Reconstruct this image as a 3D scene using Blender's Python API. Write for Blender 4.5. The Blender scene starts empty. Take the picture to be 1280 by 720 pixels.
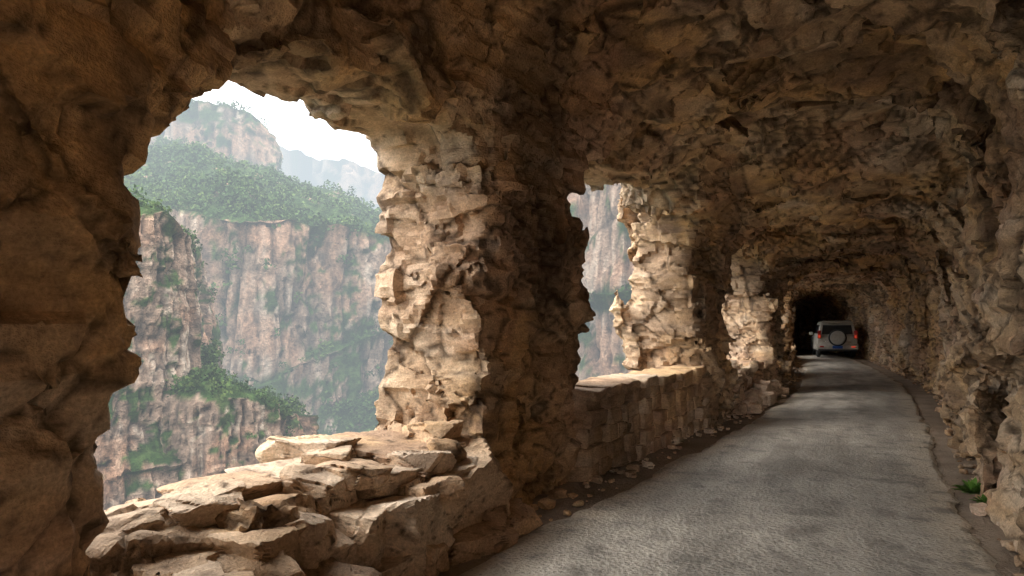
import bpy, math, numpy as np, time
from mathutils import Vector
T0=time.time()
rng=np.random.default_rng(7)
sc=bpy.context.scene
F32=np.float32
# ---------------------------------------------------------------- noise
def hsh(ix,iy,iz,seed):
    h=(ix.astype(np.int32).astype(np.uint32)*np.uint32(0x8da6b343))^(iy.astype(np.int32).astype(np.uint32)*np.uint32(0xd8163841))^(iz.astype(np.int32).astype(np.uint32)*np.uint32(0xcb1ab31f))^np.uint32((seed*0x9E3779B1)&0xffffffff)
    h^=h>>np.uint32(15); h*=np.uint32(0x2c1b3c6d); h^=h>>np.uint32(12); h*=np.uint32(0x297a2d39); h^=h>>np.uint32(15)
    return h
def r01(h,k):
    h=h*np.uint32(0x9E3779B1)+np.uint32((k*0x85ebca6b)&0xffffffff)
    h^=h>>np.uint32(13); h*=np.uint32(0xc2b2ae35); h^=h>>np.uint32(16)
    return (h>>np.uint32(8)).astype(F32)*F32(1/16777216.)
def _facet(P,scale,seed,tilt):
    q=(P/np.array(scale,F32)).astype(F32)
    b=np.floor(q-.5)
    n=len(P); best=np.full(n,9e9,F32); sec=np.full(n,9e9,F32)
    bid=np.zeros(n,np.uint32); bd=np.zeros((n,3),F32)
    for i in (0,1):
        for j in (0,1):
            for k in (0,1):
                c=b+np.array([i,j,k],F32)
                h=hsh(c[:,0],c[:,1],c[:,2],seed)
                o=np.stack([r01(h,1),r01(h,2),r01(h,3)],1)
                d=q-(c+.5+(o-.5)*.85)
                dd=(d*d).sum(1)
                m=dd<best
                sec=np.where(m,best,np.minimum(sec,dd))
                best=np.where(m,dd,best); bid=np.where(m,h,bid); bd[m]=d[m]
    g=np.stack([r01(bid,4),r01(bid,5),r01(bid,6)],1)-.5
    v=(r01(bid,7)-.5)*2*(1-tilt)+(g*bd).sum(1)*2*tilt*2
    return v,np.sqrt(sec)-np.sqrt(best),r01(bid,9)
def facet(P,scale,seed,tilt=.5,ch=400000):
    if np.isscalar(scale): scale=(scale,)*3
    o=[_facet(P[i:i+ch],scale,seed,tilt) for i in range(0,len(P),ch)]
    return [np.concatenate([x[k] for x in o]) for k in range(3)]
def vnoise(P,seed):
    b=np.floor(P); f=P-b; f=f*f*(3-2*f); r=0
    for i in (0,1):
        wx=f[:,0] if i else 1-f[:,0]
        for j in (0,1):
            wy=f[:,1] if j else 1-f[:,1]
            for k in (0,1):
                wz=f[:,2] if k else 1-f[:,2]
                r=r+wx*wy*wz*r01(hsh(b[:,0]+i,b[:,1]+j,b[:,2]+k,seed),1)
    return r*2-1
def fbm(P,scale,seed,oct=4):
    P=(P/np.array(scale,F32)).astype(F32); a=1.;s=0
    for o in range(oct):
        s=s+a*vnoise(P*2**o+o*17.3,seed+o); a*=.5
    return s
def sstep(a,b,x):
    t=np.clip((x-a)/(b-a),0,1); return t*t*(3-2*t)
def cramp(f,stops):
    xs=[s[0] for s in stops]; return np.stack([np.interp(f,xs,[s[1][k] for s in stops]) for k in range(3)],1)
def lerp(a,b,t): 
    return a*(1-t[:,None])+np.asarray(b)*t[:,None]

# ---------------------------------------------------------------- material helpers
class NT:
    def __init__(s,name):
        s.m=bpy.data.materials.new(name); s.m.use_nodes=True; s.t=s.m.node_tree; s.t.nodes.clear()
        s.out=s.n('ShaderNodeOutputMaterial')
    def n(s,t,**k):
        nd=s.t.nodes.new(t)
        for a,b in k.items(): setattr(nd,a,b)
        return nd
    def set(s,sock,v):
        if hasattr(v,'is_output'): s.t.links.new(v,sock)
        elif isinstance(v,(tuple,list)) and len(v)==3 and sock.type=='RGBA': sock.default_value=(*v,1)
        else: sock.default_value=v
    def math(s,op,a,b=0.,c=None,clamp=False):
        n=s.n('ShaderNodeMath',operation=op,use_clamp=clamp); s.set(n.inputs[0],a); s.set(n.inputs[1],b)
        if c is not None: s.set(n.inputs[2],c)
        return n.outputs[0]
    def pos(s,scale=(1,1,1)):
        g=s.n('ShaderNodeNewGeometry')
        if scale==(1,1,1): return g.outputs['Position']
        m=s.n('ShaderNodeMapping'); s.set(m.inputs['Vector'],g.outputs['Position']); m.inputs['Scale'].default_value=scale
        return m.outputs[0]
    def noise(s,vec,scale,detail=6,rough=.55,dist=0.):
        n=s.n('ShaderNodeTexNoise'); s.set(n.inputs['Vector'],vec); n.inputs['Scale'].default_value=scale; n.inputs['Detail'].default_value=detail; n.inputs['Roughness'].default_value=rough; n.inputs['Distortion'].default_value=dist
        return n.outputs[0]
    def vor(s,vec,scale,feature='F1'):
        n=s.n('ShaderNodeTexVoronoi',feature=feature); s.set(n.inputs['Vector'],vec); n.inputs['Scale'].default_value=scale
        return n.outputs[0]
    def ramp(s,f,stops):
        n=s.n('ShaderNodeValToRGB'); s.set(n.inputs[0],f); e=n.color_ramp.elements
        while len(e)<len(stops): e.new(.5)
        for i,(p,c) in enumerate(stops):
            e[i].position=p; e[i].color=(*c,1) if isinstance(c,tuple) else (c,c,c,1)
        return n.outputs[0]
    def mix(s,f,a,b,mode='MIX'):
        n=s.n('ShaderNodeMix',data_type='RGBA',blend_type=mode); s.set(n.inputs[0],f); s.set(n.inputs[6],a); s.set(n.inputs[7],b)
        return n.outputs[2]
    def mr(s,v,a,b,c=0.,d=1.):
        n=s.n('ShaderNodeMapRange'); s.set(n.inputs[0],v)
        for i,x in enumerate((a,b,c,d)): n.inputs[i+1].default_value=x
        return n.outputs[0]
    def attr(s,name,o='Fac'):
        return s.n('ShaderNodeAttribute',attribute_name=name).outputs[o]
    def bump(s,h,dist,strength=1.,normal=None):
        n=s.n('ShaderNodeBump'); s.set(n.inputs['Height'],h); n.inputs['Distance'].default_value=dist; n.inputs['Strength'].default_value=strength
        if normal is not None: s.set(n.inputs['Normal'],normal)
        return n.outputs[0]
    def bsdf(s,col,rough=.9,normal=None,spec=.25,metal=0.,**k):
        n=s.n('ShaderNodeBsdfPrincipled'); s.set(n.inputs['Base Color'],col); s.set(n.inputs['Roughness'],rough); n.inputs['Specular IOR Level'].default_value=spec; n.inputs['Metallic'].default_value=metal
        if normal is not None: s.set(n.inputs['Normal'],normal)
        for a,b in k.items(): s.set(n.inputs[a.replace('_',' ')],b)
        s.t.links.new(n.outputs[0],s.out.inputs['Surface']); return n
def simple(name,col,rough=.6,**k):
    m=NT(name); v=m.noise(m.pos(),9.,2)
    c=m.mix(m.mr(v,.3,.7,0,1),tuple(x*.85 for x in col),tuple(min(1,x*1.1) for x in col))
    m.bsdf(c,rough,**k); return m.m

def rock_mat(name):
    m=NT(name); p=m.pos()
    n3=m.noise(m.pos((1,1,2.4)),6,6,.70); n4=m.noise(p,55,2,.7)
    c=m.attr('col','Color')
    f=m.math('MULTIPLY',m.mr(n3,.32,.66,.68,1.16),m.mr(n4,.3,.7,.76,1.24))
    c=m.mix(1.,c,f,'MULTIPLY')
    h=m.math('MULTIPLY_ADD',n4,.30,n3)
    m.bsdf(c,.9,m.bump(h,.036,1.),.15); return m.m
ROCK=rock_mat('rock')
def rockcol(V,tint,crack,outw):
    n1=.5+.35*fbm(V,(2.0,2.0,1.4),501,4); n2=.5+.32*fbm(V,(.6,.6,.18),511,5); st=.5+.35*fbm(V,(.8,.8,2.6),521,5); n5=.5+.35*fbm(V,(1.3,1.3,.8),531,4)
    n6=.5+.35*fbm(V,(.25,.25,.9),541,4)
    c=cramp(tint*.75+n2*.42,[(.18,(.27,.165,.095)),(.36,(.44,.285,.165)),(.54,(.60,.415,.25)),(.70,(.62,.465,.32)),(.9,(.72,.58,.44))])
    c=lerp(c,(.68,.40,.15),.6*sstep(.46,.60,n1)*sstep(.25,.55,n2))
    c=lerp(c,(.50,.28,.18),.45*sstep(.50,.66,n5)*(1-.4*outw))
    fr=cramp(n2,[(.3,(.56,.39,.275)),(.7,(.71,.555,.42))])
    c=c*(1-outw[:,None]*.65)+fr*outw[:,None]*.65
    c=lerp(c,(.13,.088,.062),.6*sstep(.53,.69,st)*(1-.65*outw))
    c=lerp(c,(.20,.135,.095),.4*sstep(.57,.71,n6))
    c=lerp(c,(.06,.042,.03),.8*(1-sstep(0,.05,crack)))
    return c
def setcol(ob,c):
    at=ob.data.attributes.new('col','FLOAT_COLOR','POINT'); at.data.foreach_set('color',np.concatenate([c,np.ones((len(c),1))],1).astype(F32).ravel())

def add_mesh(name,V,Fc,mat,attrs=None,smooth=True,parent=None):
    me=bpy.data.meshes.new(name); V=np.asarray(V,F32); Fc=np.asarray(Fc,np.int32); k=Fc.shape[1]
    me.vertices.add(len(V)); me.vertices.foreach_set('co',V.ravel())
    me.loops.add(Fc.size); me.loops.foreach_set('vertex_index',Fc.ravel())
    me.polygons.add(len(Fc)); me.polygons.foreach_set('loop_start',np.arange(0,Fc.size,k,dtype=np.int32))
    try: me.polygons.foreach_set('loop_total',np.full(len(Fc),k,np.int32))
    except Exception: pass
    me.update(calc_edges=True); me.validate()
    if smooth: me.polygons.foreach_set('use_smooth',np.ones(len(me.polygons),bool))
    for a,v in (attrs or {}).items():
        at=me.attributes.new(a,'FLOAT','POINT'); at.data.foreach_set('value',v.astype(F32))
    me.materials.append(mat)
    ob=bpy.data.objects.new(name,me); sc.collection.objects.link(ob)
    if parent: ob.parent=parent
    return ob
def setco(ob,V):
    ob.data.vertices.foreach_set('co',np.asarray(V,F32).ravel()); ob.data.update()
def normals(ob):
    n=np.empty(len(ob.data.vertices)*3,F32); ob.data.vertex_normals.foreach_get('vector',n); return n.reshape(-1,3)
def sharp(ob,a=32):
    ob.data.set_sharp_from_angle(angle=math.radians(a))

# ---------------------------------------------------------------- tunnel plan
KY=[-14,0,1.6,2.4,3.8,5.2,7.5,11.8,13,18.5,24,30,34,38,42,46,56,62]
KL=[-2.4,-2.3,-2.3,-2.7,-2.9,-2.65,-2.38,-1.9,-1.75,-1.3,-1.35,-1.6,-1.65,-1.8,-2.5,-3.9,-8.0,-11]
KR=[1.7,1.6,1.5,1.45,1.4,1.35,1.45,1.8,1.95,2.4,2.35,2.1,1.8,1.35,.6,-.4,-4,-6.8]
CY=[-14,0,3,5,7,9,10.5,12.3,15,18.3,21,26,29,33,37,42,60]
CZ=[4.3,4.4,4.6,4.6,4.2,4.4,4.15,3.55,4.05,3.4,3.8,3.35,3.6,3.3,3.5,3.2,3.2]
OY=[-14,0,2,5.2,7.5,11,13,17,18.5,20,24,26,32,40,50,62]
OX=[-4.2,-4,-3.9,-3.85,-3.5,-3.05,-3.15,-3.3,-4.4,-5.3,-5.0,-3.6,-3.6,-4.6,-9.5,-14]
Lf=lambda y:np.interp(y,KY,KL); Rf=lambda y:np.interp(y,KY,KR); Cf=lambda y:np.interp(y,CY,CZ); Of=lambda y:np.interp(y,OY,OX)
Sf=lambda y:(Lf(y)+Rf(y))/2
ADDED_MOUTH=-2.0  # made-up opening behind the camera, cut to let daylight into the tunnel
ST=.042
xl=np.arange(-5.6,2.9,ST)
ys=[-3.2]
while ys[-1]<60:
    y=ys[-1]
    ys.append(y+(.14 if y<-1 else .055 if y<1 else .038 if y<6 else .038+.0082*(y-6)))
ys=np.array(ys); zs=np.arange(-.55,5.35,ST)
X=(xl[:,None]+Sf(ys)[None,:]).astype(F32)[:,:,None]; Y=ys.astype(F32)[None,:,None]; Z=zs.astype(F32)[None,None,:]
cx=Sf(ys)[None,:,None].astype(F32); hw=((Rf(ys)-Lf(ys))/2)[None,:,None].astype(F32); cz=Cf(ys)[None,:,None].astype(F32)
r=F32(1.0)
qx=np.abs(X-cx)-(hw-r); qz=Z-(cz-r)
tun=np.sqrt(np.maximum(qx,0)**2+np.maximum(qz,0)**2)+np.minimum(np.maximum(qx,qz),0)-r
tun=np.maximum(tun,-(Z+.35)); tun=np.maximum(tun,Y-57.5).astype(F32)
A=tun
OPN=[(1.68,5.2,.60,3.3),(7.15,11.3,.6,3.6),(13.3,17.5,.7,3.4),(20.4,24.6,.6,3.25),(25.9,32.2,.6,3.2),(33.8,37.6,.6,3.15)]
for (a,b,s,t) in OPN:
    r2=.28
    if a==1.68: t=np.interp(ys,[1.5,2.1,2.4,2.75,3.3,4.,5.2],[2.4,2.6,2.8,3.15,3.35,3.42,3.46])[None,:,None].astype(F32)
    j=.10*(X-Lf(ys)[None,:,None].astype(F32))
    qy=np.abs(Y-(a+b)/2)-((b-a)/2-r2)+j*.5; qz=np.abs(Z-(s+t)/2)-((t-s)/2-r2)
    o=np.sqrt(np.maximum(qy,0)**2+np.maximum(qz,0)**2)+np.minimum(np.maximum(qy,qz),0)-r2
    o=np.maximum(o,X-cx)
    k=.2; hh=np.clip(.5+.5*(o-A)/k,0,1); A=(o*(1-hh)+A*hh-k*hh*(1-hh)).astype(F32)
A=np.minimum(A,X-Of(ys)[None,:,None].astype(F32))
A=np.minimum(A,Y-ADDED_MOUTH)
A=np.maximum(A,np.minimum(np.minimum(-1.0-X,-.45-Y),Y-ADDED_MOUTH+.1+0*Z).astype(F32))  # unseen rock block behind the camera, added to shade the near left wall
band=np.abs(A)<.45
ii=np.nonzero(band)
P=np.stack([X[ii[0],ii[1],0],ys[ii[1]].astype(F32),zs[ii[2]].astype(F32)],1)
def warp(P): return P+.04*np.stack([vnoise(P*1.3,91),vnoise(P*1.3,92),vnoise(P*1.3,93)],1)+np.stack([0*P[:,0],0*P[:,0],.10*P[:,0]+.05*P[:,1]],1)
W=warp(P)
f1,_,_=facet(W,(1.5,1.5,1.5),11,.8)
f2,_,_=facet(W,(1.5,1.5,.38),12,.2)
f3,_,_=facet(W,(.66,.66,.62),13,.8)
damp=1-(.6*np.exp(-((P[:,1]-1.5)/.9)**2)+.65*np.exp(-((P[:,1]-7.2)/.7)**2))*(P[:,0]<-1)
damp*=1-.65*sstep(-2.9,-3.3,P[:,0])*sstep(2.7,3.0,P[:,2])*(P[:,1]<6)
damp*=1-.45*np.exp(-((P[:,1]-5.3)/.5)**2)*sstep(-3.2,-3.5,P[:,0])
A[band]+=(np.clip(f1*.24,-.22,.22)+f2*.07+np.clip(f3*.08,-.07,.07))*damp
del band,P,W,f1,f2,f3
def surface_nets(D):
    S=D>0  # rock
    c=[S[i:S.shape[0]-1+i,j:S.shape[1]-1+j,k:S.shape[2]-1+k] for i in (0,1) for j in (0,1) for k in (0,1)]
    cnt=sum(x.astype(np.int8) for x in c); act=(cnt>0)&(cnt<8)
    I=np.stack(np.nonzero(act),1); n=len(I); idx=np.full(act.shape,-1,np.int32); idx[act]=np.arange(n)
    acc=np.zeros((n,3),F32); num=np.zeros(n,F32)
    co=[(i,j,k) for i in (0,1) for j in (0,1) for k in (0,1)]
    for a in range(8):
        for b in range(a+1,8):
            d=np.array(co[b])-np.array(co[a])
            if np.abs(d).sum()!=1: continue
            va=D[I[:,0]+co[a][0],I[:,1]+co[a][1],I[:,2]+co[a][2]]; vb=D[I[:,0]+co[b][0],I[:,1]+co[b][1],I[:,2]+co[b][2]]
            m=(va>0)!=(vb>0); t=np.where(m,va/np.where(m,va-vb,1),0)
            acc+=m[:,None]*(np.array(co[a],F32)+t[:,None]*d.astype(F32)); num+=m
    V=I+acc/num[:,None]
    Fs=[]
    for ax in range(3):
        o1,o2=[(1,2),(2,0),(0,1)][ax]
        sl0=[slice(None)]*3; sl1=[slice(None)]*3; sl0[ax]=slice(0,-1); sl1[ax]=slice(1,None)
        a=S[tuple(sl0)]; b=S[tuple(sl1)]
        E=np.stack(np.nonzero(a!=b),1); e1=np.zeros(3,int); e1[o1]=1; e2=np.zeros(3,int); e2[o2]=1
        ok=(E[:,o1]>0)&(E[:,o2]>0)&(E[:,o1]<act.shape[o1])&(E[:,o2]<act.shape[o2]); E=E[ok]
        g=lambda Q:idx[Q[:,0],Q[:,1],Q[:,2]]
        q=np.stack([g(E-e1-e2),g(E-e2),g(E),g(E-e1)],1)
        fl=a[E[:,0],E[:,1],E[:,2]]
        q=np.where(fl[:,None],q,q[:,::-1]); Fs.append(q)
    return V,np.concatenate(Fs)
V,Fq=surface_nets(A)
del A,tun
lab=np.arange(len(V),dtype=np.int64)
ea=np.concatenate([Fq[:,0],Fq[:,1],Fq[:,2],Fq[:,3]]); eb=np.concatenate([Fq[:,1],Fq[:,2],Fq[:,3],Fq[:,0]])
for it in range(80):
    l2=lab.copy(); mn=np.minimum(lab[ea],lab[eb]); np.minimum.at(l2,ea,mn); np.minimum.at(l2,eb,mn); l2=l2[l2]; l2=l2[l2]
    if (l2==lab).all(): break
    lab=l2
u,inv,cn=np.unique(lab,return_inverse=True,return_counts=True)
keep=cn[inv]>25000
Fq=Fq[keep[Fq].all(1)]; mp=np.cumsum(keep)-1; V=V[keep]; Fq=mp[Fq]
yy=np.interp(V[:,1],np.arange(len(ys)),ys); xx=V[:,0]*ST+xl[0]+Sf(yy); zz=V[:,2]*ST+zs[0]
V=np.stack([xx,yy,zz],1).astype(F32)
ob=add_mesh('rock_tunnel',V,Fq,ROCK)
N=normals(ob)
a1,e1,t1=facet(V+.015*np.stack([vnoise(V*3,71),vnoise(V*3,72),vnoise(V*3,73)],1),(.40,.40,.28),21,.9)
a2,e2,t2=facet(V,(.16,.18,.10),22,.85)
W=warp(V)
b1,eb_,tb=facet(W,(1.5,1.5,1.5),11,.8)
b3,e3,t3=facet(W,(.66,.66,.62),13,.8)
b4,e4,t4=facet(W,(1.5,1.5,.38),12,.2)
b5,e5,t5=facet(W,(.9,.9,.13),15,.15)
dsp=a1*.045+a2*.010+b5*.024*(np.abs(N[:,2])<.75)-.035*np.exp(-eb_/.02)-.022*np.exp(-e3/.03)-.024*np.exp(-e4/.03)
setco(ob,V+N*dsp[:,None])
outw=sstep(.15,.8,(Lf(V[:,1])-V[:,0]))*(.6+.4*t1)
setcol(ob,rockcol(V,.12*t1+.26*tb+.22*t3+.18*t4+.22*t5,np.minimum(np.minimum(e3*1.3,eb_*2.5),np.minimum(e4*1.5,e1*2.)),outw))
sharp(ob,28)
print('TUNNEL verts',len(V),time.time()-T0)

# ---------------------------------------------------------------- ground + road
def ribbon(name,lf,rf,zf,mat,nx,yarr,attrs=None):
    u=np.linspace(0,1,nx); yv=yarr[:,None]+0*u[None,:]; xv=lf(yarr)[:,None]*(1-u)+rf(yarr)[:,None]*u
    V=np.stack([xv,yv,0*xv],-1).reshape(-1,3).astype(F32); V[:,2]=zf(V,np.tile(u,len(yarr)))
    i=np.arange(len(yarr)-1)[:,None]*nx+np.arange(nx-1)[None,:]
    Fc=np.stack([i,i+1,i+nx+1,i+nx],-1).reshape(-1,4)
    return add_mesh(name,V,Fc,mat)
m=NT('dirt'); p=m.pos(); n1=m.noise(p,2.2,4); n2=m.noise(p,30,3,.7)
c=m.ramp(m.math('MULTIPLY_ADD',n1,.6,m.math('MULTIPLY',n2,.4)),[(.3,(.19,.14,.10)),(.55,(.32,.25,.19)),(.75,(.42,.35,.28))])
m.bsdf(c,.95,m.bump(n2,.04,.9)); DIRT=m.m
yr=np.concatenate([np.arange(-40,1,.3),np.arange(1,14,.06),np.arange(14,58,.25)])
ribbon('dirt_ground',lambda y:Lf(y)-.7-1.*(y<ADDED_MOUTH),lambda y:Rf(y)+.7+4.*(y<ADDED_MOUTH),lambda V,u:-.02+.018*fbm(V,(.5,.5,1),5,3)+.10*sstep(.36,.5,np.abs(u-.5)),DIRT,70,yr)
m=NT('road'); p=m.pos()
n0=m.noise(p,.6,4,.65,.6); n1=m.noise(p,3.,4,.65); n2=m.noise(p,70,3,.75); v=m.vor(p,26.); n5=m.noise(m.pos((1.,.22,1.)),2.4,4,.6)
ue=m.attr('edge'); tr=m.attr('track')
c=m.ramp(m.math('MULTIPLY_ADD',n0,.55,m.math('MULTIPLY',n5,.45)),[(.38,(.14,.126,.108)),(.5,(.275,.25,.216)),(.60,(.45,.41,.355))])
c=m.mix(m.math('MULTIPLY',ue,m.mr(n1,.3,.55,.4,1.)),c,(.52,.44,.34))
c=m.mix(m.math('MULTIPLY',tr,.3),c,(.47,.43,.37))
c=m.mix(m.mr(v,.08,.38,.7,0),c,(.07,.062,.053))
c=m.mix(m.mr(n2,.45,.7,0,.5),c,(.58,.535,.465))
c=m.mix(m.mr(n1,.36,.47,.55,0),c,(.10,.09,.077))
h=m.math('ADD',m.math('MULTIPLY',v,.8),m.math('MULTIPLY',n2,.9))
m.bsdf(c,m.mr(n1,.3,.7,.5,.8),m.bump(h,.018,1.),.3); ROADM=m.m
rl=lambda y:np.interp(y,[-12,3.7,5.5,7.5,12,18.5,26,34,38,46,56],[-1.9,-2.36,-2.1,-1.82,-1.28,-.75,-.8,-1.25,-1.55,-3.6,-7.8])
rr=lambda y:np.interp(y,[-12,5.5,8.8,12,18.7,27,38,46,56],[1.02,1.02,1.14,1.37,1.8,1.6,.8,-1.0,-4.5])
wob=lambda y,s:.05*np.interp(y,np.arange(-41,60,.6),np.random.default_rng(s).normal(size=len(np.arange(-41,60,.6))))+.02*np.interp(y,np.arange(-41,60,.13),np.random.default_rng(s+5).normal(size=len(np.arange(-41,60,.13))))
rd=ribbon('road',lambda y:rl(y)+wob(y,1),lambda y:rr(y)+wob(y,2),lambda V,u:.015+.03*(1-(2*u-1)**2)+.006*fbm(V,(1.2,1.2,1),8,3)-.03*sstep(.485,.5,np.abs(u-.5)),ROADM,60,yr)
u=np.tile(np.linspace(0,1,60),len(yr)); at=rd.data.attributes.new('edge','FLOAT','POINT'); at.data.foreach_set('value',sstep(.31,.5,np.abs(u-.5)).astype(F32))
at=rd.data.attributes.new('track','FLOAT','POINT'); at.data.foreach_set('value',(np.exp(-((u-.27)/.07)**2)+np.exp(-((u-.73)/.07)**2)).astype(F32))

# ---------------------------------------------------------------- stones
import bmesh
def ico(sub):
    bm=bmesh.new(); bmesh.ops.create_icosphere(bm,subdivisions=sub,radius=1); V=np.array([v.co[:] for v in bm.verts],F32); Fc=np.array([[v.index for v in f.verts] for f in bm.faces],np.int32); bm.free(); return V,Fc
ICO=ico(5); ICO3=ico(3); ICO4=ico(4)
def stone(c,s,seed,base=ICO,planes=6,tilt=.22):
    R=np.random.default_rng(seed); n=R.normal(size=(planes,3)); n/=np.linalg.norm(n,axis=1)[:,None]
    ax=np.array([[1,0,0],[-1,0,0],[0,1,0],[0,-1,0],[0,0,1],[0,0,-1]])+R.normal(size=(6,3))*tilt*np.array([1,1,.4])
    n=np.concatenate([n,ax]); n/=np.linalg.norm(n,axis=1)[:,None]
    dd=np.r_[R.uniform(.9,1.15,planes),R.uniform(.72,.9,6)]; dot=base[0]@n.T; rr_=np.where(dot>.05,dd/np.maximum(dot,.05),9).min(1); rr_=np.minimum(rr_,1.5)
    V=base[0]*rr_[:,None]*np.array(s); a=R.uniform(-.5,.5); ca,sa=math.cos(a),math.sin(a)
    V=V@np.array([[ca,sa,0],[-sa,ca,0],[0,0,1]])
    return V+np.array(c),base[1]
def stones(name,L,mat=ROCK,base=ICO,parent=None,outw=.3,rough=.012):
    Vs,Fs,t,o=[],[],[],0
    for i,(c,s) in enumerate(L):
        v,f=stone(c,s,i*7+len(name),base); Vs.append(v); Fs.append(f+o); o+=len(v); t.append(np.full(len(v),rng.random()))
    V=np.concatenate(Vs).astype(F32); t=np.concatenate(t)
    V+= (fbm(V,(.12,.12,.12),3,3)*rough)[:,None]
    e_=np.full(len(V),.5)
    if base is ICO:
        a_,e_,_=facet(V,(.26,.26,.12),44,.7); c_=np.concatenate([np.repeat(np.array([L[i][0]],F32),len(base[0]),0) for i in range(len(L))]); dr=V-c_; dr/=np.linalg.norm(dr,axis=1)[:,None]; V+=dr*(a_*.026)[:,None]
    o_=add_mesh(name,V,np.concatenate(Fs),mat,parent=parent); setcol(o_,rockcol(V,t,e_*1.5,np.full(len(V),outw))); sharp(o_,26); return o_
R=np.random.default_rng(3)
L=[((-2.78,4.75,.26),(.42,.5,.36)),((-2.72,3.95,.22),(.36,.42,.32)),((-2.95,3.3,.2),(.4,.46,.34)),((-2.5,4.5,.04),(.26,.36,.12)),((-2.42,5.15,.03),(.22,.28,.12)),((-2.6,3.55,.05),(.2,.3,.14)),
((-3.25,4.75,.66),(.62,.62,.10)),((-3.1,4.2,.56),(.5,.46,.10)),((-3.35,3.6,.58),(.5,.4,.13)),((-3.05,2.9,.46),(.5,.4,.14)),((-3.4,3.1,.64),(.3,.3,.11)),((-2.9,2.55,.25),(.4,.4,.3)),((-2.95,3.75,.66),(.22,.25,.09)),((-3.5,2.5,.55),(.4,.4,.14)),
((-2.62,4.15,.42),(.24,.22,.18)),((-2.72,3.55,.36),(.2,.26,.2)),((-2.66,4.6,.5),(.2,.3,.14)),((-2.85,3.05,.38),(.26,.2,.22)),((-3.2,2.75,.66),(.22,.28,.1)),((-3.55,4.1,.72),(.3,.24,.12)),((-2.5,3.95,.1),(.16,.2,.16)),((-2.45,4.85,.16),(.14,.18,.12)),((-3.3,3.95,.72),(.16,.2,.07)),
((-2.55,3.0,.14),(.28,.3,.2)),((-2.45,2.6,.1),(.24,.3,.2)),((-2.6,2.2,.3),(.3,.28,.26)),((-3.05,4.95,.74),(.26,.24,.13)),((-2.8,4.35,.62),(.2,.22,.12)),((-3.0,3.45,.6),(.22,.2,.15))]
stones('rock_ledge',L,outw=.6,rough=.007)
L=[]
for i in range(900):
    y=R.uniform(3,34)**1.0; side=R.random()<.6
    s=R.uniform(.010,.05)*(1.8 if R.random()<.12 else 1)
    x=(Lf(y)+min(.42,abs(R.normal())*.22)+.05) if side else (Rf(y)-min(.2,abs(R.normal())*.14)-.02)
    L.append(((x,y,s*.3+.0),(s,s*R.uniform(.7,1.3),s*.6)))
stones('rubble',L,base=ico(2),outw=.4,rough=.004)
L=[]
for i in range(80):
    y=R.uniform(13.4,17.3); h=R.uniform(0,1)
    s=R.uniform(.08,.22); L.append(((Lf(y)+.30-.75*h+R.normal()*.08,y,s*.5+h*.72*R.uniform(.6,1.05)),(s,s*R.uniform(.8,1.3),s*.75)))
stones('rock_pile',L,base=ICO3,outw=.8)
L=[];z=0
while z<.82:
    hgt=R.uniform(.13,.2); y=6.9
    while y<11.6:
        l=R.uniform(.25,.6); L.append(((Lf(y+l/2)-.12+R.normal()*.02,y+l/2,z+hgt/2+R.normal()*.01),(.24,l/2*1.03,hgt/2*1.06))); y+=l
    z+=hgt
y=6.9
while y<11.5:
    l=R.uniform(.4,.8); L.append(((Lf(y+l/2)-.16,y+l/2,z+.03+R.normal()*.01),(.34,l/2*1.04,.06))); y+=l
def boxst(L,name,mat):
    Vs,Fs,t,o=[],[],[],0
    b0=ICO4[0]; pw=np.sign(b0)*np.abs(b0)**.38; pw/=np.abs(pw).max(1)[:,None]**.75
    for c,s in L:
        v=pw*np.array(s)+np.array(c); Vs.append(v); Fs.append(ICO4[1]+o); o+=len(v); t.append(np.full(len(v),R.random()))
    V=np.concatenate(Vs).astype(F32); V+=np.stack([fbm(V,(.14,)*3,k,4)*.02 for k in (31,32,33)],1)
    o_=add_mesh(name,V,np.concatenate(Fs),mat); setcol(o_,rockcol(V,np.concatenate(t)*.5+.2,np.full(len(V),.5),np.full(len(V),.4))); return o_
boxst(L,'stone_parapet_wall',ROCK)
print('stones',time.time()-T0)

# ---------------------------------------------------------------- landscape
def cliff_mat(name):
    m=NT(name); p=m.pos(); n3=m.noise(p,.9,4,.7)
    c=m.mix(1.,m.attr('col','Color'),m.mr(n3,.3,.7,.5,1.45),'MULTIPLY')
    m.bsdf(c,.95,m.bump(n3,1.2,1.),.05); return m.m
CL=cliff_mat('cliff_rock')
def cliffcol(V,N,crack,sc0=1.):
    k=sc0
    st=.5+.38*fbm(V,(1.7*k,1.7*k,34*k),601,5); la=.5+.32*fbm(V,(40*k,40*k,2.4*k),611,5); n1=.5+.33*fbm(V,(16*k,16*k,16*k),621,4); n3=.5+.33*fbm(V,(1.5,1.5,1.5),631,3); n4=.5+.33*fbm(V,(6*k,6*k,9*k),641,5)
    c=cramp(st*.7+la*.3,[(.28,(.075,.058,.047)),(.42,(.19,.132,.096)),(.54,(.30,.21,.155)),(.68,(.39,.315,.25))])
    c=lerp(c,(.33,.185,.115),.65*sstep(.46,.64,n1)); c=lerp(c,(.07,.055,.045),.4*(1-sstep(.3,.5,n3)))
    c=lerp(c,(.04,.032,.028),.65*(1-sstep(0,.08,crack)))
    gr=cramp(n3,[(.25,(.012,.025,.007)),(.55,(.028,.054,.014)),(.8,(.055,.083,.026))])
    f=np.abs(N[:,2])+(n4-.5)*1.8+(n3-.5)*.5+.35*(.5-n1); g=sstep(.31,.45,f)[:,None]
    return c*(1-g)+gr*g
veg_pts=[]
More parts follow.
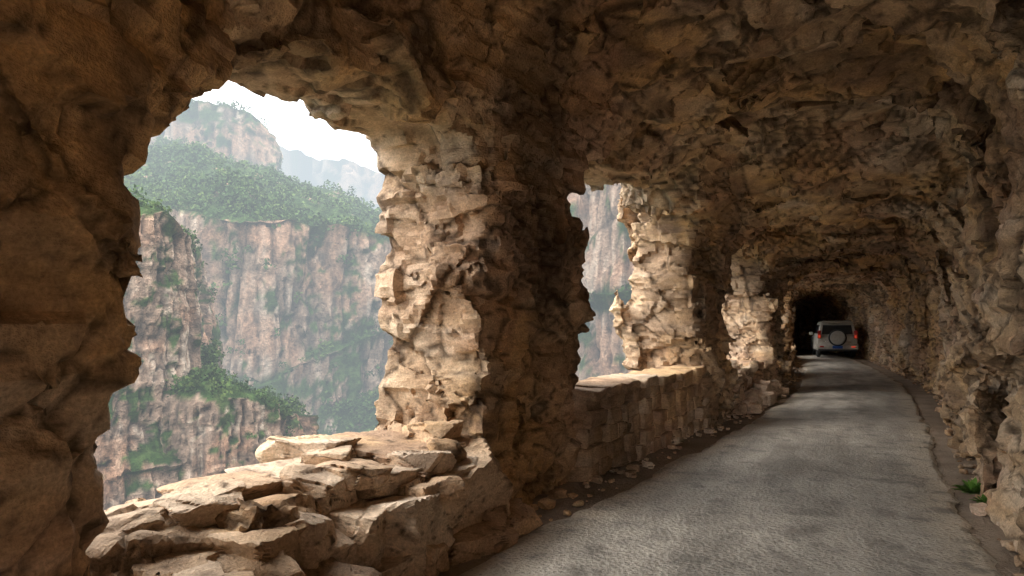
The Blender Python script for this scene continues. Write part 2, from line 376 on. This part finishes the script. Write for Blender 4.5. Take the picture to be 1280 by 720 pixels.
def smooth_poly(pts,step,wid=4.):
    pts=np.array(pts,float); d=np.r_[0,np.cumsum(np.linalg.norm(np.diff(pts[:,:2],axis=0),axis=1))]
    u=np.arange(0,d[-1],step); o=np.stack([np.interp(u,d,pts[:,k]) for k in range(pts.shape[1])],1)
    w=max(1,int(wid/step)); k=np.ones(2*w+1)/(2*w+1)
    for c in range(2):
        o[:,c]=np.convolve(np.pad(o[:,c],w,'edge'),k,'valid')
    return o
def sheet(name,plan,prof,step,vstep,amp=(5,2,.7),sc_=(14,5,1.8),veg=0,vs=1.6,seed=50,slope_amp=3.,zjag=2.,mat=CL,tall=3.2,csc=1.,facev=.07,wide=0):
    """plan: (x,y,ztop,zbase,zcrest) ; prof(row)->list of (off,z)"""
    o=smooth_poly(plan,step); t0=np.gradient(o[:,:2],axis=0); t0/=np.linalg.norm(t0,axis=1)[:,None]+1e-9
    def smn(wid):
        w=max(1,int(wid/step)); k=np.ones(2*w+1)/(2*w+1); t=np.stack([np.convolve(np.pad(t0[:,c],w,'edge'),k,'valid') for c in (0,1)],1); t/=np.linalg.norm(t,axis=1)[:,None]
        return np.stack([t[:,1],-t[:,0]],1)
    nrm=smn(9); nr2=smn(wide) if wide else nrm
    pr0=np.array(prof(o[len(o)//2])); L=np.r_[0,np.cumsum(np.linalg.norm(np.diff(pr0,axis=0),axis=1))]
    v=np.arange(0,L[-1],vstep); nv=len(v); nu=len(o)
    V=np.zeros((nu,nv,3)); steep=np.zeros((nu,nv))
    for i in range(nu):
        pr=np.array(prof(o[i])); off=np.interp(v,L,pr[:,0]); z=np.interp(v,L,pr[:,1])
        wf=sstep(4,30,np.abs(off))[:,None]; nn=nrm[i]*(1-wf)+nr2[i]*wf
        V[i,:,0]=o[i,0]+nn[:,0]*off; V[i,:,1]=o[i,1]+nn[:,1]*off; V[i,:,2]=z
        dz=np.abs(np.gradient(z)); do=np.abs(np.gradient(off)); steep[i]=sstep(.5,.85,dz/(dz+do+1e-9))
    NN=np.repeat(nrm[:,None,:],nv,1).reshape(-1,2); V=V.reshape(-1,3).astype(F32); steep=steep.ravel()
    jag,_,_=facet(V*np.array([1,1,.15],F32),(sc_[0]*.8,)*3,seed+9,.3)
    V[:,2]+=((jag+.4*fbm(V,(sc_[0],)*3,seed+4,3))*zjag*(steep>.05)).astype(F32)
    W=V+sc_[1]*.12*np.stack([vnoise(V/sc_[1],seed+1),vnoise(V/sc_[1],seed+2),vnoise(V/sc_[1],seed+3)],1)
    d=0; cr=[]
    for a,s,sd in zip(amp,sc_,(1,2,3)):
        f,e,_=facet(W,(s,s,s*tall),seed+sd*10,.5); d=d+a*(f-.6*np.exp(-e/.07)); cr.append(e)
    f,e,tt=facet(W,(sc_[0]*1.5,sc_[0]*1.5,sc_[2]*1.6),seed+77,.2); d=d+amp[2]*.9*f
    big=fbm(V*np.array([1,1,.2],F32),(sc_[0]*2.2,)*3,seed+5,3)*amp[0]*1.3
    V[:,:2]+=(NN*((d+big)*np.maximum(steep,.15))[:,None]).astype(F32)
    V[:,2]+=((1-steep)*slope_amp*fbm(V,(sc_[0]*1.5,sc_[0]*1.5,40),seed+6,5)).astype(F32)
    i=np.arange(nu-1)[:,None]*nv+np.arange(nv-1)[None,:]
    Fc=np.stack([i,i+nv,i+nv+1,i+1],-1).reshape(-1,4)
    ob=add_mesh(name,V,Fc,mat)
    N=normals(ob); sharp(ob,40)
    if mat is ROCK: setcol(ob,rockcol(V,tt,cr[2],np.ones(len(V))))
    else: setcol(ob,cliffcol(V,N,np.minimum(cr[1],cr[0]*2),csc))
    if veg:
        RR=np.random.default_rng(seed); pr=sstep(.35,.75,np.abs(N[:,2]))*(.25+.75*sstep(-.2,.5,fbm(V,(18,18,18),seed+7,3)))+facev*sstep(.2,.7,fbm(V,(9,9,14),seed+8,3))
        pr/=pr.sum(); q=RR.choice(len(V),veg,p=pr); veg_pts.append((V[q]+RR.normal(size=(veg,3))*.5*vs,np.full(veg,vs)*RR.uniform(.5,1.3,veg)))
    return ob
main=[(-205,60,24,-36,66),(-169.4,108.6,28,-34,74),(-162,134,31,-34,84),(-145,136.5,31,-40,86),(-135.5,157.5,30,-24,78),(-122.8,179.9,27,-14,62),(-99.9,201.7,26,-10,34),(-84,199,55,-20,58),(-61.2,192.2,75,-24,84),(-37.9,191.9,80,-24,90),(20,180,85,-30,95)]
pf=lambda r:[(140,r[3]-98),(70,r[3]-47),(26,r[3]-16),(7,r[3]),(4.5,r[3]+(r[2]-r[3])*.33),(2.5,r[3]+(r[2]-r[3])*.35),(1.,r[3]+(r[2]-r[3])*.7),(0,r[2]),(-8,r[2]+2),(-26,r[2]+.22*(r[4]-r[2])),(-85,r[2]+.6*(r[4]-r[2])),(-170,r[4]),(-230,r[4]-25)]
sheet('far_cliff',main,pf,.8,.8,amp=(3.8,1.7,.6),veg=17000,vs=2.0,seed=50,slope_amp=4.,tall=6,facev=.2,wide=55)
but=[(-120,20,16,-38,24),(-92,40,15,-38,24),(-83.5,50,15,-38,22),(-80,57.5,15,-38,22),(-77,61,15.5,-38,21),(-79,66,14,-36,20),(-92,78,13,-32,20),(-112,96,14,-28,24)]
pb=lambda r:[(60,r[3]-45),(26,r[3]-16),(5,r[3]),(2.6,r[3]+(r[2]-r[3])*.4),(1.6,r[3]+(r[2]-r[3])*.43),(.6,r[3]+(r[2]-r[3])*.75),(0,r[2]),(-2.5,r[2]+1.2),(-7,r[2]+3.5),(-15,r[4]),(-30,r[4]+3)]
sheet('cliff_buttress',but,pb,.4,.4,amp=(1.7,.8,.3),sc_=(7,2.6,.9),veg=3800,vs=.85,seed=150,slope_amp=1.2,zjag=1.,csc=.5,tall=5,facev=.12)
spur=[(-88,58,-9,-34,-6),(-78,62,-8,-32,-5),(-72.5,66,-7.5,-32,-5),(-70,71,-9,-32,-7),(-74,80,-12,-34,-9),(-90,100,-16,-36,-12)]
ps=lambda r:[(50,r[3]-35),(22,r[3]-14),(4,r[3]),(2,r[3]+(r[2]-r[3])*.5),(.8,r[3]+(r[2]-r[3])*.6),(0,r[2]),(-2,r[2]+1.),(-9,r[4]),(-18,r[4]+3)]
sheet('rock_spur',spur,ps,.4,.4,amp=(1.8,.9,.35),sc_=(6,2.4,.9),veg=2400,vs=.9,seed=250,slope_amp=1.2,zjag=.8,csc=.5,tall=4)
mesa=[(-460,130,122,72,122),(-340,250,121,70,121),(-322,258,124,68,124),(-302,268,121,64,121),(-288,278,118,64,118),(-284,290,108,62,108),(-296,312,96,58,98)]
pm=lambda r:[(26,r[3]-110),(14,r[3]-50),(7,r[3]-8),(4,r[3]),(0,r[2]),(-8,r[4]+1),(-16,r[4]+1)]
sheet('mesa',mesa,pm,1.6,1.4,amp=(3.5,2.4,1.2),sc_=(15,8,3.5),veg=500,vs=2.4,seed=350,slope_amp=2.,zjag=1.6,csc=1.6,tall=8,facev=.02)
far=[(-1100,520,215,150,225),(-760,640,240,165,245),(-690,685,228,150,236),(-660,705,205,150,212),(-600,740,214,145,222),(-560,762,198,140,204),(-500,800,212,140,220),(-420,850,200,130,208),(-200,900,220,130,225),(100,900,230,130,235)]
pfar=lambda r:[(500,r[3]-220),(150,r[3]-85),(10,r[3]),(0,r[2]),(-60,r[4]),(-200,r[4]+2)]
sheet('distant_mesa',far,pfar,5,4,amp=(34,18,9),sc_=(80,34,14),seed=450,slope_amp=26.,zjag=12,csc=6,wide=150)
yh=np.concatenate([np.arange(-1.9,0,.9),np.array(OY[1:],float),np.arange(66,190,6)])[::-1]
hx=np.interp(yh,OY+[70,100,140,190],OX+[-17,-22,-30,-20])
hp=np.stack([hx,yh,0*yh,0*yh,0*yh],1)
hp=np.concatenate([hp,np.array([[-3.2,-2.5,0,0,0],[3.,-2.9,0,0,0],[8,-10,0,0,0],[9,-45,0,0,0]])])
low=np.concatenate([hp[:-4],np.array([[-4.4,-12,0,0,0],[-4.4,-40,0,0,0]])])
sheet('home_cliff',hp,lambda r:[(0.,4.9),(-.2,8),(-.6,14),(-3,30),(-6,60),(-40,110),(-110,140)],.8,.8,amp=(.3,.3,.2),sc_=(4,1.7,.7),seed=550,slope_amp=.1,zjag=.2)
sheet('home_cliff',low,lambda r:[(90,-130),(30,-95),(6,-70),(2,-40),(1,-15),(.2,-4),(-.05,-.4)],.8,.8,amp=(.3,.3,.2),sc_=(4,1.7,.7),seed=650,slope_amp=.1,zjag=.1)
side=[(1.9,-2.0,0,0,0),(4,-5,0,0,0),(7,-10,0,0,0),(7,-45,0,0,0)]
sheet('home_cliff',side,lambda r:[(.3,-.5),(0,2),(0,6)],.4,.3,amp=(.3,.3,.2),sc_=(4,1.7,.7),seed=750,slope_amp=.1,zjag=.1)
g=np.linspace(-1,1,220); g=np.sign(g)*np.abs(g)**2*3500; gx,gy=np.meshgrid(g-100,g+100,indexing='ij')
V=np.stack([gx,gy,0*gx],-1).reshape(-1,3).astype(F32); V[:,2]=-110+14*fbm(V,(90,90,90),77,5)
i=np.arange(219)[:,None]*220+np.arange(219)[None,:]
vg=add_mesh('valley_ground',V,np.stack([i,i+220,i+221,i+1],-1).reshape(-1,4),CL); setcol(vg,cliffcol(V,normals(vg),np.ones(len(V)),4))
m=NT('foliage'); c=m.ramp(m.attr('tint'),[(0.,(.012,.028,.007)),(.5,(.034,.066,.017)),(1.,(.085,.12,.03))]); 
m.bsdf(c,.8,None,.1); FOL=m.m
C=np.concatenate([a for a,b in veg_pts]); Sz=np.concatenate([b for a,b in veg_pts]); K=26
n=len(C); d=rng.normal(size=(n,K,3)); d/=np.linalg.norm(d,axis=2)[:,:,None]; rad=rng.random((n,K,1))**.4
ctr=C[:,None,:]+d*rad*Sz[:,None,None]*np.array([1,1,.85])+np.array([0,0,.45])*Sz[:,None,None]
a=rng.normal(size=(n,K,3)); a/=np.linalg.norm(a,axis=2)[:,:,None]; b=np.cross(a,rng.normal(size=(n,K,3))); b/=np.linalg.norm(b,axis=2)[:,:,None]
s=(Sz[:,None,None]*rng.uniform(.2,.38,(n,K,1)))
quad=np.stack([ctr-a*s,ctr-b*s*.6,ctr+a*s,ctr+b*s*.6],2).reshape(-1,3)
t=np.repeat((rng.random((n,1))*.6+.4*rng.random((n,K))).ravel(),4)
add_mesh('distant_trees',quad,np.arange(len(quad)).reshape(-1,4),FOL,{'tint':t},smooth=False)
print('land',time.time()-T0,n)

# ---------------------------------------------------------------- weed
def weed(name,c,n,s):
    Vs=[]
    for k in range(n):
        a=R.uniform(0,6.28); e=R.uniform(.3,1.3); L_=s*R.uniform(.5,1); d=np.array([math.cos(a)*math.cos(e),math.sin(a)*math.cos(e),math.sin(e)]); sd=np.cross(d,[0,0,1]); sd/=np.linalg.norm(sd)
        p0=np.array(c)+d*L_*R.uniform(0,.5); w=L_*.14; mid=p0+d*L_*.5; tip=p0+d*L_+np.array([0,0,-.25*L_])
        Vs+= [p0,mid-sd*w,tip,mid+sd*w]
    V=np.array(Vs); return add_mesh(name,V,np.arange(len(V)).reshape(-1,4),WD,{'tint':np.repeat(R.random(n),4)},smooth=False)
m=NT('weed_leaf'); m.bsdf(m.ramp(m.attr('tint'),[(0,(.06,.16,.02)),(1,(.15,.30,.05))]),.6); WD=m.m
weed('weed_plant',(1.26,7.9,.04),130,.16); weed('weed_plant',(1.28,7.5,.04),60,.10)

# ---------------------------------------------------------------- car
car=bpy.data.objects.new('suv_car',None); sc.collection.objects.link(car)
PAINT=simple('car_paint',(.44,.42,.375),.35,metal=.3); GL=simple('car_glass',(.02,.022,.025),.08,spec=.6); BK=simple('black_plastic',(.03,.03,.03),.6); TY=simple('tyre',(.03,.03,.03),.85)
RED=simple('tail_light_red',(.35,.02,.015),.25); PL=simple('plate_blue',(.02,.08,.35),.5); CH=simple('chrome',(.6,.6,.6),.2,metal=1.)
m=NT('tail_light_lit'); m.bsdf((.5,.02,.01),.3,None,.5,0.,Emission_Color=(1,.10,.04,1),Emission_Strength=.4); LIT=m.m
def prism(name,pts,w0,w1f,mat,bev=.04,seg=3):
    """side outline (y,z) extruded across x; w1f(z)->half width"""
    bm=bmesh.new(); l=[bm.verts.new((-w1f(z)*w0,y,z)) for y,z in pts]; r_=[bm.verts.new((w1f(z)*w0,y,z)) for y,z in pts]
    bm.faces.new(l[::-1]); bm.faces.new(r_); n=len(pts)
    for i in range(n): bm.faces.new((l[i],l[(i+1)%n],r_[(i+1)%n],r_[i]))
    bmesh.ops.recalc_face_normals(bm,faces=bm.faces)
    me=bpy.data.meshes.new(name); bm.to_mesh(me); bm.free(); me.materials.append(mat); o=bpy.data.objects.new(name,me); sc.collection.objects.link(o); o.parent=car
    if bev: 
        b=o.modifiers.new('b','BEVEL'); b.width=bev; b.segments=seg; b.limit_method='ANGLE'
        me.polygons.foreach_set('use_smooth',np.ones(len(me.polygons),bool))
    return o
one=lambda z:1.
prism('body',[(0,.42),(-.02,.6),(0,1.02),(.05,1.1),(3.0,1.1),(3.2,1.06),(4.2,.96),(4.35,.8),(4.38,.45),(3.95,.36),(3.9,.6),(3.7,.75),(3.4,.75),(3.2,.6),(3.15,.36),(1.25,.36),(1.2,.6),(1.0,.75),(.7,.75),(.5,.6),(.45,.36)],.88,lambda z:1-.05*max(0,(z-.8)/.3),PAINT,.035)
prism('cabin',[(.04,1.09),(.16,1.62),(.3,1.72),(.6,1.75),(1.9,1.74),(2.2,1.66),(2.95,1.09)],.84,lambda z:1-.17*max(0,(z-1.09)/.65),PAINT,.05)
prism('rear_window',[(.035,1.14),(.13,1.58),(.17,1.58),(.075,1.14)],.68,lambda z:1-.13*max(0,(z-1.1)/.65),GL,.01)
prism('side_windows',[(.35,1.16),(.42,1.58),(1.95,1.6),(2.15,1.54),(2.65,1.16)],.85,lambda z:1-.165*max(0,(z-1.09)/.65),GL,.01)
prism('windscreen',[(2.3,1.6),(2.9,1.13),(2.96,1.14),(2.35,1.63)],.7,one,GL,.0)
prism('rear_bumper',[(-.12,.42),(-.14,.62),(-.02,.68),(.4,.68),(.42,.42)],.9,one,PAINT,.05)
prism('lower_bumper',[(-.1,.33),(-.125,.43),(.4,.43),(.4,.33)],.84,one,BK,.03)
prism('roof_spoiler',[(.04,1.70),(.06,1.76),(.4,1.79),(.4,1.73)],.64,one,PAINT,.02)
for s_ in (-1,1):
    def blk(nm,x,y,z,sx_,sy_,sz_,mat,bv=.015):
        o=prism(nm,[(-sy_,-sz_),(-sy_,sz_),(sy_,sz_),(sy_,-sz_)],sx_,one,mat,bv); o.location=(x,y,z); return o
    blk('tail_light',s_*.78,-.0,1.13,.075,.06,.19,RED); blk('tail_light_lamp',s_*.785,-.045,1.04,.05,.03,.07,LIT)
    blk('bumper_light',s_*.68,-.135,.55,.09,.02,.035,LIT if s_>0 else RED)
    blk('mirror',s_*.98,2.55,1.15,.09,.05,.08,PAINT,.03); blk('roof_rail',s_*.62,1.2,1.79,.02,.85,.02,BK,.01)
    for yy_ in (.85,3.55):
        bpy.ops.mesh.primitive_torus_add(major_radius=.25,minor_radius=.1,major_segments=32,minor_segments=12,location=(s_*.76,yy_,.35),rotation=(0,math.pi/2,0)); o=bpy.context.object; o.name='tyre'; o.data.materials.append(TY); o.parent=car
        bpy.ops.mesh.primitive_cylinder_add(radius=.2,depth=.12,vertices=24,location=(s_*.77,yy_,.35),rotation=(0,math.pi/2,0)); o=bpy.context.object; o.name='wheel_rim'; o.data.materials.append(CH); o.parent=car
bpy.ops.mesh.primitive_cylinder_add(radius=.33,depth=.2,vertices=40,location=(.0,-.14,.98),rotation=(math.pi/2,0,0)); o=bpy.context.object; o.name='spare_wheel_cover'; o.data.materials.append(simple('cover',(.38,.36,.32),.4)); o.parent=car
b=o.modifiers.new('b','BEVEL'); b.width=.05; b.segments=3
bpy.ops.mesh.primitive_torus_add(major_radius=.345,minor_radius=.055,location=(0,-.14,.98),rotation=(math.pi/2,0,0)); o=bpy.context.object; o.name='spare_tyre'; o.data.materials.append(TY); o.parent=car
o=blk('licence_plate',0,-.15,.53,.22,.01,.07,PL,.004)
o=blk('fuel_flap_trim',0,-.03,.78,.6,.02,.012,CH,.004)
car.location=(.30,36.0,.03); car.rotation_euler=(0,0,math.radians(5))

# ---------------------------------------------------------------- valley haze: self-glowing volume standing in for scattered daylight
def haze(scale,loc,D,E,name):
    bpy.ops.mesh.primitive_cube_add(size=1); hz=bpy.context.object; hz.name=name; hz.scale=scale; hz.location=loc
    m=NT(name); ab=m.n('ShaderNodeVolumeAbsorption'); ab.inputs['Color'].default_value=(0,0,0,1); ab.inputs['Density'].default_value=D
    em=m.n('ShaderNodeEmission'); em.inputs['Color'].default_value=(.70,.78,.83,1); em.inputs['Strength'].default_value=E
    ad=m.n('ShaderNodeAddShader'); m.t.links.new(ab.outputs[0],ad.inputs[0]); m.t.links.new(em.outputs[0],ad.inputs[1])
    m.t.links.new(ad.outputs[0],m.out.inputs['Volume']); hz.data.materials.append(m.m)
haze((1500,1700,420),(-25-750,500,-130+210),.0018,.0021,'valley_haze_glow')

# ---------------------------------------------------------------- light
el,bx,by=math.radians(36),-.87,-.49
w=bpy.data.worlds.new('World'); sc.world=w; w.use_nodes=True; nt=w.node_tree; bg=nt.nodes['Background']
sky=nt.nodes.new('ShaderNodeTexSky'); sky.sky_type='NISHITA'; sky.sun_disc=False; sky.sun_elevation=el; sky.sun_rotation=math.atan2(bx,by)%(2*math.pi); sky.dust_density=4; sky.air_density=1.
mx=nt.nodes.new('ShaderNodeMix'); mx.data_type='RGBA'; mx.inputs[0].default_value=.8; nt.links.new(sky.outputs[0],mx.inputs[6]); mx.inputs[7].default_value=(88,87,85,1)
nt.links.new(mx.outputs[2],bg.inputs[0]); bg.inputs[1].default_value=.15
sl=bpy.data.lights.new('sun','SUN'); sl.energy=5; sl.angle=math.radians(18); sl.color=(1,.94,.86); so=bpy.data.objects.new('sun',sl); sc.collection.objects.link(so)
so.rotation_euler=Vector((bx*math.cos(el),by*math.cos(el),math.sin(el))).to_track_quat('Z','Y').to_euler()
cam=bpy.data.cameras.new('camera'); co_=bpy.data.objects.new('camera',cam); sc.collection.objects.link(co_); sc.camera=co_
cam.lens=24; cam.sensor_width=36; cam.shift_y=44/1280; cam.clip_end=8000; cam.clip_start=.05
co_.location=(0,0,1.7); co_.rotation_euler=(math.radians(90),0,math.radians(25))
sc.view_settings.view_transform='Standard'; sc.view_settings.look='None'; sc.view_settings.exposure=0
print('done',time.time()-T0)
